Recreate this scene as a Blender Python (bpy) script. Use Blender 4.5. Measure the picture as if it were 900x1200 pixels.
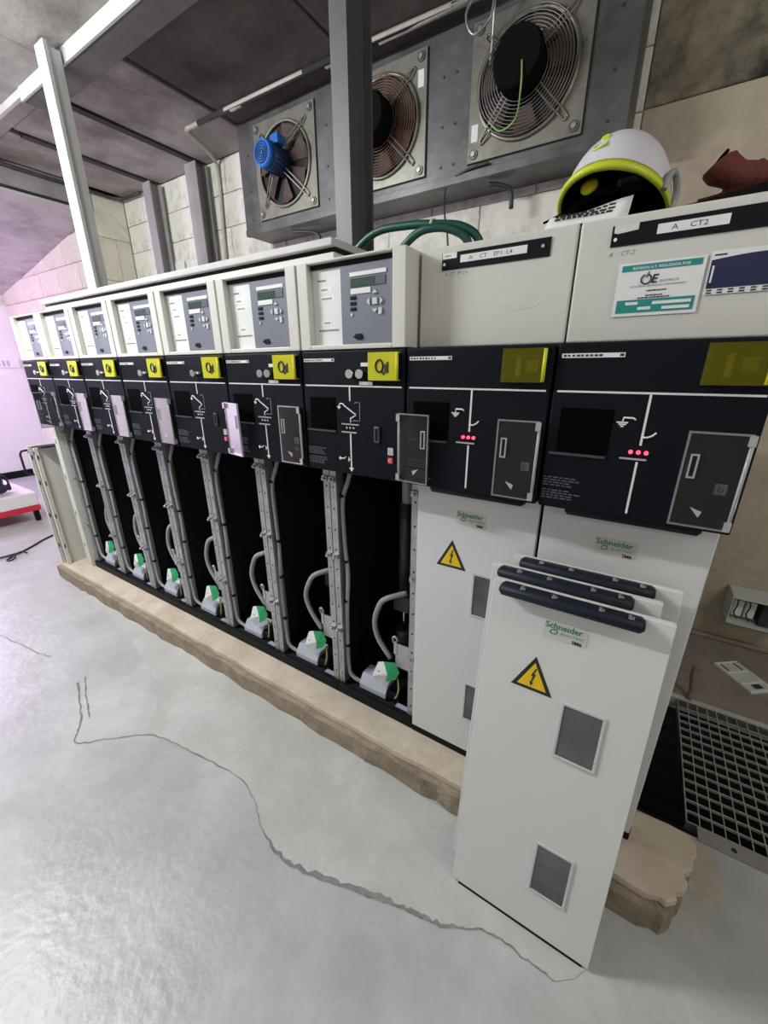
import bpy, bmesh, math, random
from mathutils import Vector, Matrix, Euler
random.seed(7)
sc = bpy.context.scene
for o in list(bpy.data.objects): bpy.data.objects.remove(o)
COL = sc.collection
PI = math.pi

# ------------------------------------------------------------------ camera, light, exposure
def basis(yaw, pitch, roll):
    d = Vector((math.cos(pitch)*math.sin(yaw), math.cos(pitch)*math.cos(yaw), math.sin(pitch)))
    r = d.cross(Vector((0, 0, 1))).normalized(); u = r.cross(d)
    c, s = math.cos(roll), math.sin(roll)
    return c*r+s*u, -s*r+c*u, d
R_, U_, D_ = basis(-0.5672, -0.3443, -0.0033)
cd = bpy.data.cameras.new('camera'); cam = bpy.data.objects.new('camera', cd); COL.objects.link(cam)
cd.sensor_fit = 'HORIZONTAL'; cd.sensor_width = 36; cd.lens = 467.95/900*36
cd.clip_start = .02; cd.clip_end = 60
M = Matrix((R_, U_, -D_)).transposed().to_4x4(); M.translation = (3.1837, -0.9881, 1.3184)
cam.matrix_world = M
sc.camera = cam

w = bpy.data.worlds.new('world'); sc.world = w; w.use_nodes = True
w.node_tree.nodes['Background'].inputs[0].default_value = (.5, .5, .55, 1)
w.node_tree.nodes['Background'].inputs[1].default_value = .05

def area(name, loc, size, size_y, power, col, rot=(0, 0, 0), spread=PI):
    l = bpy.data.lights.new(name, 'AREA'); l.shape = 'RECTANGLE'; l.size = size; l.size_y = size_y
    l.energy = power; l.color = col; l.spread = spread
    o = bpy.data.objects.new(name, l); COL.objects.link(o); o.location = loc; o.rotation_euler = rot
    return o
def tube_lamp(name, x, y, z, ln, power, col):
    for i in range(4):      # a tube shines all round: four points along its length
        l = bpy.data.lights.new(name, 'POINT'); l.energy = power/4; l.color = col; l.shadow_soft_size = .05
        o = bpy.data.objects.new(name, l); COL.objects.link(o); o.location = (x-ln/2+ln*(i+.5)/4, y, z)
tube_lamp('main_and_fill_light', .35, -1.15, 2.60, 1.2, 165, (.955, 1, 1))
tube_lamp('main_and_fill_light', 3.3, -2.9, 2.60, 1.2, 15, (.955, 1, 1))  # added fill lamp, unseen, brightens the right side a little
tube_lamp('main_and_fill_light', 5.1, -.5, 2.60, 1.2, 38, (1, .97, .92))  # added lamp with no known fixture, lifts the dim right corner
tube_lamp('violet_tube_light', -3.35, -.45, 1.9, .7, 85, (.80, .55, 1.0))

vs = sc.view_settings
vs.view_transform = 'Standard'; vs.look = 'None'; vs.gamma = 1; vs.use_curve_mapping = False
vs.exposure = 0.45

# ------------------------------------------------------------------ materials
MATS = {}
def mat(name, col, rough=.5, metal=0., var=0., vscale=6., bump=0., bscale=40., col2=None, spec=.5, emit=None, estr=0., stain=None, stain_scale=2., stain_lo=.45, stain_hi=.65, rvar=0.):
    if name in MATS: return MATS[name]
    m = bpy.data.materials.new(name); m.use_nodes = True; MATS[name] = m
    nt = m.node_tree; b = nt.nodes['Principled BSDF']
    b.inputs['Base Color'].default_value = (*col, 1); b.inputs['Roughness'].default_value = rough
    b.inputs['Metallic'].default_value = metal
    b.inputs['Specular IOR Level'].default_value = spec
    if emit: b.inputs['Emission Color'].default_value = (*emit, 1); b.inputs['Emission Strength'].default_value = estr
    tc = nt.nodes.new('ShaderNodeTexCoord')
    src = None
    if var or col2:
        n = nt.nodes.new('ShaderNodeTexNoise'); n.inputs['Scale'].default_value = vscale; n.inputs['Detail'].default_value = 8; n.inputs['Roughness'].default_value = .62
        nt.links.new(tc.outputs['Object'], n.inputs['Vector'])
        r = nt.nodes.new('ShaderNodeValToRGB'); r.color_ramp.elements[0].position = .32; r.color_ramp.elements[1].position = .68
        c2 = col2 if col2 else tuple(max(0, c*(1-var)) for c in col)
        r.color_ramp.elements[0].color = (*c2, 1); r.color_ramp.elements[1].color = (*col, 1)
        nt.links.new(n.outputs['Fac'], r.inputs['Fac']); src = r.outputs['Color']
        if rvar:
            mr = nt.nodes.new('ShaderNodeMapRange'); mr.inputs['To Min'].default_value = rough-rvar; mr.inputs['To Max'].default_value = rough+rvar
            nt.links.new(n.outputs['Fac'], mr.inputs['Value']); nt.links.new(mr.outputs['Result'], b.inputs['Roughness'])
    if stain:
        n2 = nt.nodes.new('ShaderNodeTexNoise'); n2.inputs['Scale'].default_value = stain_scale; n2.inputs['Detail'].default_value = 10; n2.inputs['Roughness'].default_value = .7
        nt.links.new(tc.outputs['Object'], n2.inputs['Vector'])
        r2 = nt.nodes.new('ShaderNodeValToRGB'); r2.color_ramp.elements[0].position = stain_lo; r2.color_ramp.elements[1].position = stain_hi
        nt.links.new(n2.outputs['Fac'], r2.inputs['Fac'])
        mx = nt.nodes.new('ShaderNodeMix'); mx.data_type = 'RGBA'
        nt.links.new(r2.outputs['Color'], mx.inputs[0])
        if src: nt.links.new(src, mx.inputs[6])
        else: mx.inputs[6].default_value = (*col, 1)
        mx.inputs[7].default_value = (*stain, 1); src = mx.outputs[2]
    if src: nt.links.new(src, b.inputs['Base Color'])
    if bump:
        n3 = nt.nodes.new('ShaderNodeTexNoise'); n3.inputs['Scale'].default_value = bscale; n3.inputs['Detail'].default_value = 6
        nt.links.new(tc.outputs['Object'], n3.inputs['Vector'])
        bp = nt.nodes.new('ShaderNodeBump'); bp.inputs['Strength'].default_value = bump; bp.inputs['Distance'].default_value = .01
        nt.links.new(n3.outputs['Fac'], bp.inputs['Height']); nt.links.new(bp.outputs['Normal'], b.inputs['Normal'])
    return m
def clear(name, col, alpha, rough=.08, ior=1.5):
    """clear or tinted plastic sheet: see-through, a faint body colour, and a fresnel gloss on top"""
    m = bpy.data.materials.new(name); m.use_nodes = True; MATS[name] = m
    nt = m.node_tree; nt.nodes.remove(nt.nodes['Principled BSDF']); out = nt.nodes['Material Output']
    df = nt.nodes.new('ShaderNodeBsdfDiffuse'); df.inputs[0].default_value = (*col, 1)
    tr = nt.nodes.new('ShaderNodeBsdfTransparent'); tr.inputs[0].default_value = (*[.35+.65*c for c in col], 1)
    gl = nt.nodes.new('ShaderNodeBsdfGlossy'); gl.inputs['Roughness'].default_value = rough; gl.inputs[0].default_value = (1, 1, 1, 1)
    fr = nt.nodes.new('ShaderNodeFresnel'); fr.inputs[0].default_value = ior
    mx = nt.nodes.new('ShaderNodeMixShader'); mx.inputs[0].default_value = alpha
    m2 = nt.nodes.new('ShaderNodeMixShader')
    nt.links.new(tr.outputs[0], mx.inputs[1]); nt.links.new(df.outputs[0], mx.inputs[2])
    nt.links.new(fr.outputs[0], m2.inputs[0]); nt.links.new(mx.outputs[0], m2.inputs[1]); nt.links.new(gl.outputs[0], m2.inputs[2])
    nt.links.new(m2.outputs[0], out.inputs[0])
    return m

floor_m = mat('floor_concrete', (.55, .57, .56), .36, var=.2, vscale=3.2, bump=.25, bscale=26, stain=(.37, .38, .37), stain_scale=2.3, stain_lo=.42, stain_hi=.7, rvar=.12)
patch_m = mat('floor_screed', (.57, .585, .565), .5, var=.2, vscale=4, bump=.3, bscale=40, stain=(.45, .455, .42), stain_scale=2.8)
patch_b = mat('mortar_beige', (.50, .46, .37), .8, var=.2, vscale=14, bump=.4, bscale=60)
crack_m = mat('floor_crack_dirt', (.27, .275, .27), .8, var=.4, vscale=20)
pl_top = mat('plinth_concrete', (.68, .60, .47), .8, var=.16, vscale=9, bump=.3, bscale=60, stain=(.50, .42, .31), stain_scale=5)
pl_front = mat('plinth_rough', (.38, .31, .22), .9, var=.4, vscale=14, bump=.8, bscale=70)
wall_m = mat('whitewash', (.84, .82, .73), .85, var=.15, vscale=7, bump=.5, bscale=30, stain=(.30, .28, .21), stain_scale=4.5, stain_lo=.5, stain_hi=.8)
wall_b = mat('wall_block_cream', (.72, .68, .56), .85, var=.22, vscale=9, bump=.6, bscale=26, stain=(.36, .33, .25), stain_scale=4, stain_lo=.52, stain_hi=.8)
wall_r = mat('wall_block_brown', (.60, .52, .39), .9, var=.25, vscale=5, bump=.6, bscale=20, stain=(.34, .30, .24), stain_scale=2.2, stain_lo=.5, stain_hi=.7)
joint_m = mat('mortar', (.50, .47, .39), .95, var=.3, vscale=30)
ceil_m = mat('ceiling_concrete', (.40, .375, .34), .9, var=.25, vscale=3, bump=.4, bscale=18, stain=(.16, .135, .115), stain_scale=1.7, stain_lo=.44, stain_hi=.68)
soot_m = mat('ceiling_soot', (.15, .132, .115), .95, var=.4, vscale=3, bump=.4, bscale=18, stain=(.045, .04, .036), stain_scale=1.6, stain_lo=.42, stain_hi=.66)
front_wall = mat('front_wall_concrete', (.42, .41, .38), .85, var=.2, vscale=3)
paint_wall = mat('white_painted_wall', (.82, .80, .82), .6, var=.06, vscale=3)
steel_lt = mat('painted_steel_light', (.52, .52, .51), .5, var=.12, vscale=12)
steel_md = mat('galvanised_sheet', (.20, .20, .20), .45, metal=.5, var=.4, vscale=3.5, stain=(.07, .065, .06), stain_scale=3, stain_lo=.42, stain_hi=.72)
steel_dk = mat('dark_steel', (.07, .07, .075), .5, metal=.3, var=.3, vscale=9)
post_m = mat('post_grey_paint', (.11, .11, .118), .5, metal=.2, var=.2, vscale=8)
joist_m = mat('joist_black', (.018, .018, .02), .7)
galv = mat('zinc_bright', (.50, .51, .52), .38, metal=.7, var=.3, vscale=25)
zinc_plate = mat('fan_plate_zinc', (.38, .365, .31), .4, metal=.5, var=.35, vscale=7, stain=(.12, .11, .09), stain_scale=7, stain_lo=.45, stain_hi=.72)
cream = mat('cabinet_cream', (.66, .65, .60), .45, var=.04, vscale=4)
cream_w = mat('cover_panel_white', (.69, .70, .685), .4, var=.03, vscale=3)
navy = mat('operating_panel_black', (.0058, .0075, .0125), .55, var=.2, vscale=60, spec=.12)
black = mat('black_plastic', (.006, .0065, .009), .5, spec=.15)
handle_m = mat('handle_dark_blue', (.010, .014, .026), .5, spec=.25)
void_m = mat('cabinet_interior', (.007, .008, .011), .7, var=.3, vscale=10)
white_p = mat('white_print', (.78, .79, .79), .5)
label_w = mat('label_white', (.80, .81, .80), .5)
relay_m = mat('relay_grey', (.175, .19, .235), .5)
disp_m = mat('display_green', (.045, .085, .07), .2)
grey_key = mat('key_grey', (.62, .66, .68), .4)
chrome = mat('chrome', (.75, .75, .76), .18, metal=1)
green_t = mat('tag_green', (.02, .33, .12), .45)
box_grey = mat('terminal_box_grey', (.42, .46, .52), .4)
cable_g = mat('cable_grey', (.34, .34, .345), .5)
cable_k = mat('cable_black', (.016, .016, .018), .5)
cable_gr = mat('cable_green', (.008, .07, .05), .35)
yellow_s = mat('warning_yellow', (.82, .55, .01), .45)
logo_g = mat('logo_green', (.015, .24, .10), .5)
ink = mat('ink_black', (.02, .02, .022), .5)
teal = mat('sign_teal', (.01, .25, .23), .5)
navyblue = mat('print_blue', (.007, .008, .062), .45)
red_m = mat('red_paint', (.65, .02, .05), .45)
red_g = mat('red_glove', (.12, .02, .016), .8, var=.3, vscale=30, bump=.4, bscale=90)
black_cl = mat('black_cloth', (.008, .0075, .008), .95, var=.3, vscale=30, spec=.05)
blue_cl = mat('blue_cloth', (.015, .05, .11), .9, var=.3, vscale=30)
helmet_w = mat('helmet_white', (.66, .66, .70), .35)
lime = mat('helmet_lime', (.58, .66, .03), .4)
knob_y = mat('knob_yellow', (.80, .66, .02), .45)
led_red = mat('indicator_red', (.9, .03, .05), .3, emit=(1, .05, .1), estr=2.5)
red_btn = mat('red_button', (.65, .02, .05), .35)
blue_mo = mat('motor_blue', (.02, .15, .55), .4)
blade_m = mat('fan_blade_dusty', (.12, .085, .075), .8, var=.4, vscale=14, stain=(.06, .03, .035), stain_scale=8)
motor_k = mat('motor_black', (.004, .004, .0045), .8, spec=.1)
wire_b = mat('guard_wire', (.30, .27, .24), .4, metal=.6)
rust = mat('rusty_wire', (.30, .16, .10), .7, metal=.2, var=.4, vscale=40)
bag_m = mat('bag_purple_black', (.03, .022, .05), .8, var=.4, vscale=20)
pink_slab = mat('platform_white', (.78, .74, .74), .5)
pit_m = mat('pit_dark', (.022, .021, .02), .95)
glass_d = mat('window_pane_dark', (.15, .15, .145), .15, var=.5, vscale=9)
plate_w = mat('plate_pale_green', (.60, .64, .60), .45)
cover_c = clear('clear_plastic', (.62, .63, .62), .025, .2, 1.2)
cover_y = clear('yellow_plastic', (.80, .78, .015), .70, .25)
cover_y2 = clear('yellow_plastic_shaded', (.62, .58, .012), .12, .2, 1.3)  # shaded copy of the same plastic: dimmer light at the right pair coloured in

# ------------------------------------------------------------------ mesh builder
class MB:
    def __init__(self): self.v = []; self.f = []; self.sm = []
    def _add(self, vs_, fs, smooth=False):
        n = len(self.v); self.v += [tuple(q) for q in vs_]
        for f in fs: self.f.append(tuple(i+n for i in f)); self.sm.append(smooth)
        return self
    def box(self, x0, x1, y0, y1, z0, z1):
        return self._add([(x0,y0,z0),(x1,y0,z0),(x1,y1,z0),(x0,y1,z0),(x0,y0,z1),(x1,y0,z1),(x1,y1,z1),(x0,y1,z1)],
            [(0,3,2,1),(4,5,6,7),(0,1,5,4),(1,2,6,5),(2,3,7,6),(3,0,4,7)])
    def bar(self, a, b, wd, ht, up=(0,0,1)):
        a = Vector(a); b = Vector(b); d = (b-a).normalized(); up = Vector(up)
        s = d.cross(up)
        if s.length < 1e-4: s = d.cross(Vector((1,0,0)))
        s.normalize(); u = s.cross(d).normalized()
        q = []
        for c in (a, b):
            for i, j in ((-1,-1),(1,-1),(1,1),(-1,1)): q.append(c+s*i*wd/2+u*j*ht/2)
        return self._add(q, [(0,1,2,3),(7,6,5,4),(0,4,5,1),(1,5,6,2),(2,6,7,3),(3,7,4,0)])
    def cyl(self, a, b, r, n=12, r2=None, smooth=True):
        a = Vector(a); b = Vector(b); d = (b-a).normalized(); r2 = r if r2 is None else r2
        s = d.orthogonal().normalized(); u = d.cross(s)
        q = []
        for c, rr in ((a, r), (b, r2)):
            for i in range(n):
                t = 2*PI*i/n; q.append(c+s*rr*math.cos(t)+u*rr*math.sin(t))
        k = len(self.v)
        self._add(q, [(i,(i+1)%n,n+(i+1)%n,n+i) for i in range(n)], smooth)
        self.f.append(tuple(k+i for i in reversed(range(n)))); self.sm.append(False)
        self.f.append(tuple(k+n+i for i in range(n))); self.sm.append(False)
        return self
    def tube(self, pts, r, n=8, closed=False, rs=None):
        P = [Vector(q) for q in pts]; m = len(P); q = []
        prev = None
        for i in range(m):
            if closed: t = P[(i+1)%m]-P[i-1]
            else: t = P[min(i+1,m-1)]-P[max(i-1,0)]
            t.normalize()
            if prev is None: s = t.orthogonal().normalized()
            else:
                s = prev-t*prev.dot(t)
                s = s.normalized() if s.length > 1e-5 else t.orthogonal().normalized()
            prev = s; u = t.cross(s); rr = rs[i] if rs else r
            for j in range(n):
                a = 2*PI*j/n; q.append(P[i]+s*rr*math.cos(a)+u*rr*math.sin(a))
        fs = []
        for i in range(m if closed else m-1):
            k = (i+1)%m
            for j in range(n): fs.append((i*n+j, i*n+(j+1)%n, k*n+(j+1)%n, k*n+j))
        b0 = len(self.v); self._add(q, fs, True)
        if not closed:
            self.f.append(tuple(b0+j for j in reversed(range(n)))); self.sm.append(False)
            self.f.append(tuple(b0+(m-1)*n+j for j in range(n))); self.sm.append(False)
        return self
    def prism(self, pts, y0, y1):
        """polygon of (x, z) points between depths y0 (front) and y1"""
        n = len(pts)
        A = sum(pts[i][0]*pts[(i+1)%n][1]-pts[(i+1)%n][0]*pts[i][1] for i in range(n))
        if A < 0: pts = pts[::-1]
        q = [(x, y0, z) for x, z in pts]+[(x, y1, z) for x, z in pts]
        return self._add(q, [tuple(range(n)), tuple(reversed(range(n, 2*n)))]+[(i, n+i, n+(i+1)%n, (i+1)%n) for i in range(n)])
    def slab(self, pts, z0, z1):
        """polygon of (x, y) points between heights z0 and z1"""
        n = len(pts)
        A = sum(pts[i][0]*pts[(i+1)%n][1]-pts[(i+1)%n][0]*pts[i][1] for i in range(n))
        if A < 0: pts = pts[::-1]
        q = [(x, y, z0) for x, y in pts]+[(x, y, z1) for x, y in pts]
        return self._add(q, [tuple(reversed(range(n))), tuple(range(n, 2*n))]+[(i, (i+1)%n, n+(i+1)%n, n+i) for i in range(n)])
    def ell(self, c, r, seg=16, rings=10):
        c = Vector(c); q = [(c.x, c.y, c.z-r[2])]
        for i in range(1, rings):
            a = -PI/2+PI*i/rings
            for j in range(seg):
                t = 2*PI*j/seg; q.append((c.x+r[0]*math.cos(a)*math.cos(t), c.y+r[1]*math.cos(a)*math.sin(t), c.z+r[2]*math.sin(a)))
        q.append((c.x, c.y, c.z+r[2])); fs = []
        for j in range(seg): fs.append((0, 1+(j+1)%seg, 1+j))
        for i in range(rings-2):
            for j in range(seg):
                a = 1+i*seg; fs.append((a+j, a+(j+1)%seg, a+seg+(j+1)%seg, a+seg+j))
        t = len(q)-1; a = 1+(rings-2)*seg
        for j in range(seg): fs.append((a+j, a+(j+1)%seg, t))
        return self._add(q, fs, True)
    def mesh(self, name):
        me = bpy.data.meshes.new(name); me.from_pydata(self.v, [], self.f)
        me.polygons.foreach_set('use_smooth', self.sm); me.update(); return me
    def build(self, name, m, parent=None, bevel=0., loc=None, segs=2):
        me = self.mesh(name); me.materials.append(m)
        o = bpy.data.objects.new(name, me); COL.objects.link(o)
        if parent is not None: o.parent = parent
        if loc is not None: o.location = loc
        if bevel:
            b = o.modifiers.new('bevel', 'BEVEL'); b.width = bevel; b.segments = segs; b.limit_method = 'ANGLE'
        return o
def tag(o, label, cat, group=None):
    o['label'] = label; o['category'] = cat
    if group: o['group'] = group
    return o
def struct(o, label=None):
    o['kind'] = 'structure'
    if label: o['label'] = label
    return o
def empty(name, loc, rot=(0,0,0)):
    o = bpy.data.objects.new(name, None); COL.objects.link(o); o.location = loc; o.rotation_euler = rot; o.empty_display_size = .05
    return o
def text(mb, s, x, y, z, size, align='LEFT', shear=0., bold=0., wx=1.):
    """raised lettering on a front (facing -y) at depth y, baseline z"""
    c = bpy.data.curves.new('t', 'FONT'); c.body = s; c.size = size; c.align_x = align; c.shear = shear; c.offset = bold; c.resolution_u = 2
    o = bpy.data.objects.new('t', c); COL.objects.link(o)
    dg = bpy.context.evaluated_depsgraph_get(); me = o.evaluated_get(dg).to_mesh()
    mb._add([(x+v.co.x*wx, y, z+v.co.y) for v in me.vertices], [tuple(p.vertices) for p in me.polygons])
    o.evaluated_get(dg).to_mesh_clear(); bpy.data.objects.remove(o); bpy.data.curves.remove(c)
def remesh(o, vox, smooth=3):
    r = o.modifiers.new('remesh', 'REMESH'); r.mode = 'VOXEL'; r.voxel_size = vox; r.use_smooth_shade = True
    s = o.modifiers.new('smooth', 'SMOOTH'); s.iterations = smooth; s.factor = .5
def curve_pts(pts, n=6):
    P = [Vector(q) for q in pts]; out = []
    for i in range(len(P)-1):
        p0 = P[max(i-1,0)]; p1 = P[i]; p2 = P[i+1]; p3 = P[min(i+2,len(P)-1)]
        for k in range(n):
            t = k/n
            out.append(.5*((2*p1)+(-p0+p2)*t+(2*p0-5*p1+4*p2-p3)*t*t+(-p0+3*p1-3*p2+p3)*t**3))
    out.append(P[-1]); return out

FZ = -.15            # floor level
PT = -.035           # plinth top
WD = .375            # cubicle width
CZ = 2.9             # ceiling
YB = 1.65            # back wall

# ------------------------------------------------------------------ floor, trench, plinth
fl = MB()
fl.box(-4.3, 6, -3.6, .31, FZ-.06, FZ)
fl.box(-4.3, 6, 1.0, YB, FZ-.06, FZ)
fl.box(-4.3, -.15, .31, 1.0, FZ-.06, FZ)
fl.box(4.35, 6, .31, 1.0, FZ-.06, FZ)
floor = struct(fl.build('floor', floor_m))
MB().box(-.2, 4.4, .25, 1.05, -.95, -.9).box(-.2, 4.4, .27, .31, -.9, FZ-.061).box(-.2, 4.4, 1.0, 1.04, -.9, FZ-.061).box(-.19, -.15, .31, 1.0, -.9, FZ-.061).box(4.35, 4.39, .31, 1.0, -.9, FZ-.061).build('cable_trench', pit_m, floor)
# lighter screed left along the plinth, bounded by the crack
crk = [(1.043,-.468),(1.317,-.568),(1.419,-.631),(1.492,-.575),(1.664,-.437),(1.902,-.395),(2.15,-.365),(2.341,-.438),(2.46,-.467),(2.612,-.438),(2.768,-.389),(2.87,-.366),(2.966,-.343),(3.071,-.291),(3.164,-.289),(3.25,-.291)]
def jag(pts, n, amp):
    out = []
    for i in range(len(pts)-1):
        for k in range(n):
            t = k/n
            out.append((pts[i][0]*(1-t)+pts[i+1][0]*t+random.uniform(-amp,amp), pts[i][1]*(1-t)+pts[i+1][1]*t+random.uniform(-amp,amp)))
    out.append(pts[-1]); return out
cj = jag([(v.x, v.y) for v in curve_pts([(a, b, 0) for a, b in crk], 3)], 3, .004)
sc_poly = [q for q in cj if q[0] > 1.6]+[(3.29,-.26),(3.33,-.20),(3.36,-.12),(3.38,-.06)]+[(-.3,-.03)]+jag([(v.x, v.y) for v in curve_pts([(.1,-.07,0),(.6,-.10,0),(1.0,-.17,0),(1.3,-.24,0),(1.5,-.33,0),(1.6,-.42,0)], 5)], 2, .006)
MB().slab(sc_poly, FZ-.002, FZ+.0018).build('screed_patch', patch_m, floor)
def ribbon(mb, pts, wfun, z):
    n = len(pts); q = []
    for i, pt in enumerate(pts):
        a = pts[max(i-1,0)]; b = pts[min(i+1,n-1)]; dx, dy = b[0]-a[0], b[1]-a[1]; L = math.hypot(dx,dy) or 1
        ww = wfun(i/(n-1))*random.uniform(.4,1.3)
        q += [(pt[0]-dy/L*ww, pt[1]+dx/L*ww, z), (pt[0]+dy/L*ww, pt[1]-dx/L*ww, z)]
    mb._add(q, [(2*i,2*i+1,2*i+3,2*i+2) for i in range(n-1)])
m_ = MB(); ribbon(m_, cj, lambda t: .0022+.0055*max(0, math.sin(min(1, max(0,(t-.45)/.4))*PI))+.004*max(0,1-t*8), FZ+.0024)
m_.build('floor_crack', crack_m, floor)
m_ = MB(); ribbon(m_, jag([(.05,-.56),(.225,-.544),(.6,-.485),(.702,-.461)], 6, .005), lambda t: .002, FZ+.0022); m_.build('floor_crack', crack_m, floor)
m_ = MB(); ribbon(m_, jag([(1.03,-.43),(1.2,-.50),(1.33,-.54)], 6, .004), lambda t: .003, FZ+.0022); m_.build('floor_crack', crack_m, floor)

MB().box(3.2, 4.6, 1.03, YB-.032, FZ-.001, FZ+.002).build('brown_screed', mat('brown_screed',(.30,.255,.225),.9,var=.25,vscale=8,bump=.5,bscale=40), floor)
MB().slab([(3.55,.13),(3.60,.10),(3.63,.14),(3.635,.2),(3.62,.28),(3.57,.285),(3.55,.22)], FZ-.001, FZ+.0016).build('mortar_smear', patch_b, floor)
# plinth: cast kerb under the row, broken off at its right end
def plinth_poly(off, amp):
    pts = [(-.31-off, .3), (-.31-off, -.02-off)]
    x = -.2
    while x < 3.4: pts.append((x, -.028-off+random.uniform(-amp, amp))); x += .06
    pts += [(3.42,-.034-off),(3.455,-.02-off),(3.47,-.026-off),(3.495,-.006-off*.6),(3.488,.012),(3.515,.03),(3.522,.055),(3.51,.075),(3.535,.1),(3.54,.14),(3.548,.15),(3.55,.185),(3.535,.205),(3.48,.212),(3.42,.207),(3.385,.2),(3.38,.3)]
    return pts
plinth = MB().slab(plinth_poly(.0, .003), PT-.028, PT).build('trim_1', pl_top, bevel=.003); struct(plinth)
MB().slab(plinth_poly(.022, .008), FZ-.01, PT-.03).build('plinth_rubble_face', pl_front, plinth)
struct(MB().box(-.12, 3.375, 1.0, 1.06, FZ, 0).build('trim_2', pl_top))

# ------------------------------------------------------------------ walls
def blocks(parent, x0, x1, z0, z1, bw, bh, front, m, axis='x', skip=None, dep=.012):
    """courses of blocks proud of a wall; axis 'x': wall faces -y at y=front; 'y': wall faces +x at x=front"""
    r = 0; z = z0; cache = {}
    while z < z1-.02:
        zt = min(z+bh, z1); x = x0-(bw/2 if r%2 else 0)
        while x < x1-.01:
            a, b = max(x, x0), min(x+bw, x1)
            if b-a > .04 and not (skip and skip(a, b, z, zt)):
                g = .0022; e = random.uniform(-.002, .002)
                L, H = round(b-a-2*g, 3), round(zt-z-2*g, 3)
                if (L, H) not in cache:
                    mb = MB()
                    mb.box(-L/2, L/2, -dep, 0, -H/2, H/2) if axis == 'x' else mb.box(0, dep, -L/2, L/2, -H/2, H/2)
                    me = mb.mesh('block'); me.materials.append(m); cache[(L, H)] = me
                o = bpy.data.objects.new('block', cache[(L, H)]); COL.objects.link(o); o.parent = parent
                c, h = (a+b)/2, (z+zt)/2
                o.location = (c, front+e, h) if axis == 'x' else (front+e, c, h)
                bv = o.modifiers.new('bevel', 'BEVEL'); bv.width = .004; bv.segments = 1
            x += bw
        z += bh; r += 1
wb = struct(MB().box(-1.7, 6, YB+.012, YB+.2, FZ-.06, CZ+.1).build('wall_back', joint_m))
blocks(wb, -1.55, 2.93, 1.51, CZ, .62, .2317, YB+.012, wall_m)
blocks(wb, 2.93, 5.9, FZ, 2.44, 1.48, 1.295, YB+.012, wall_r)
blocks(wb, 2.93, 5.9, 2.44, CZ, 1.48, .46, YB+.012, mat('wall_block_sooty', (.46, .39, .29), .9, var=.3, vscale=4, bump=.6, bscale=20, stain=(.03, .027, .024), stain_scale=1.5, stain_lo=.4, stain_hi=.62))
MB().box(2.9, 5.9, YB-.03, YB+.005, FZ, FZ+.03).build('mortar_fillet', pl_front, wb, bevel=.012)
MB().box(-1.55, 2.93, YB, YB+.012, -.15, 1.508).build('lower_render', wall_m, wb)
wl = struct(MB().box(-1.7, -1.562, 1.33, YB+.012, FZ, CZ).build('wall_left', joint_m))
blocks(wl, 1.335, YB, 1.05, CZ, .34, .37, -1.562, wall_b, 'y')
wn = struct(MB().box(-4.3, -1.7, 1.342, 1.5, FZ, 2.75).build('wall_niche', joint_m))
def under_slope(a, b, z, zt): return zt > 2.64+.15*(b+1.55)+.25
blocks(wn, -4.3, -1.6, .9, 2.62, .5, .245, 1.342, wall_b, skip=under_slope)
MB().box(-4.3, -1.6, 1.331, 1.342, FZ, .898).build('lower_render', wall_m, wn)
wf = struct(MB().box(-4.42, -4.3, -3.6, 1.342, FZ, 2.13).build('wall_far_left', paint_wall))
MB().box(-4.3, -4.285, -3.6, 1.33, FZ, FZ+.1).build('skirting', black, wf)
struct(MB().box(-4.45, -4.31, -3.6, 1.5, 2.13, 2.8).build('wall_above_partition', wall_m))
struct(MB().box(-4.42, 6.1, -3.72, -3.6, FZ, CZ+.1).build('wall_front', front_wall))
struct(MB().box(6, 6.1, -3.6, YB+.2, FZ, CZ+.1).build('wall_right', front_wall))
o = tag(MB().box(-4.296, -4.284, .75, 1.30, 1.35, 1.46).build('wall_sign', label_w), 'white printed strip sign on the violet lit far wall', 'sign')
mm = MB()
for i in range(4): mm.box(-4.2835, -4.283, 1.19-.05*i-.03, 1.19-.05*i, 1.37, 1.44)
mm.build('sign_print', mat('print_faint', (.45,.48,.62), .6), o)

# ------------------------------------------------------------------ ceiling
ce = struct(MB().box(-1.7, 6.1, -3.7, YB+.2, CZ+.03, CZ+.12).build('ceiling', joist_m))
def cpanel(x0, x1, y0, y1, m): MB().box(x0, x1, y0, y1, CZ, CZ+.029).build('ceiling_panel', m, ce, bevel=.006, segs=1)
xs = [-1.52, -.92, -.24, .48, 1.5, 2.52, 3.6, 5.0, 6.0]
for i in range(len(xs)-1):
    g = .035 if i < 3 else .004
    cpanel(xs[i]+g, xs[i+1]-g, .6, YB, ceil_m if i < 3 else soot_m)
ys = [-3.6, -2.4, -1.2, -.1, .598]
xf = [-1.55, .12, 1.9, 3.6, 6.0]
for i in range(4):
    for j in range(4): cpanel(xf[i]+.002, xf[i+1]-.002, ys[j]+.002, ys[j+1]-.002, ceil_m)
for x in (-.92, -.24): MB().box(x-.03, x+.03, .66, YB, CZ-.012, CZ+.028).build('joist', joist_m, ce)
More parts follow.
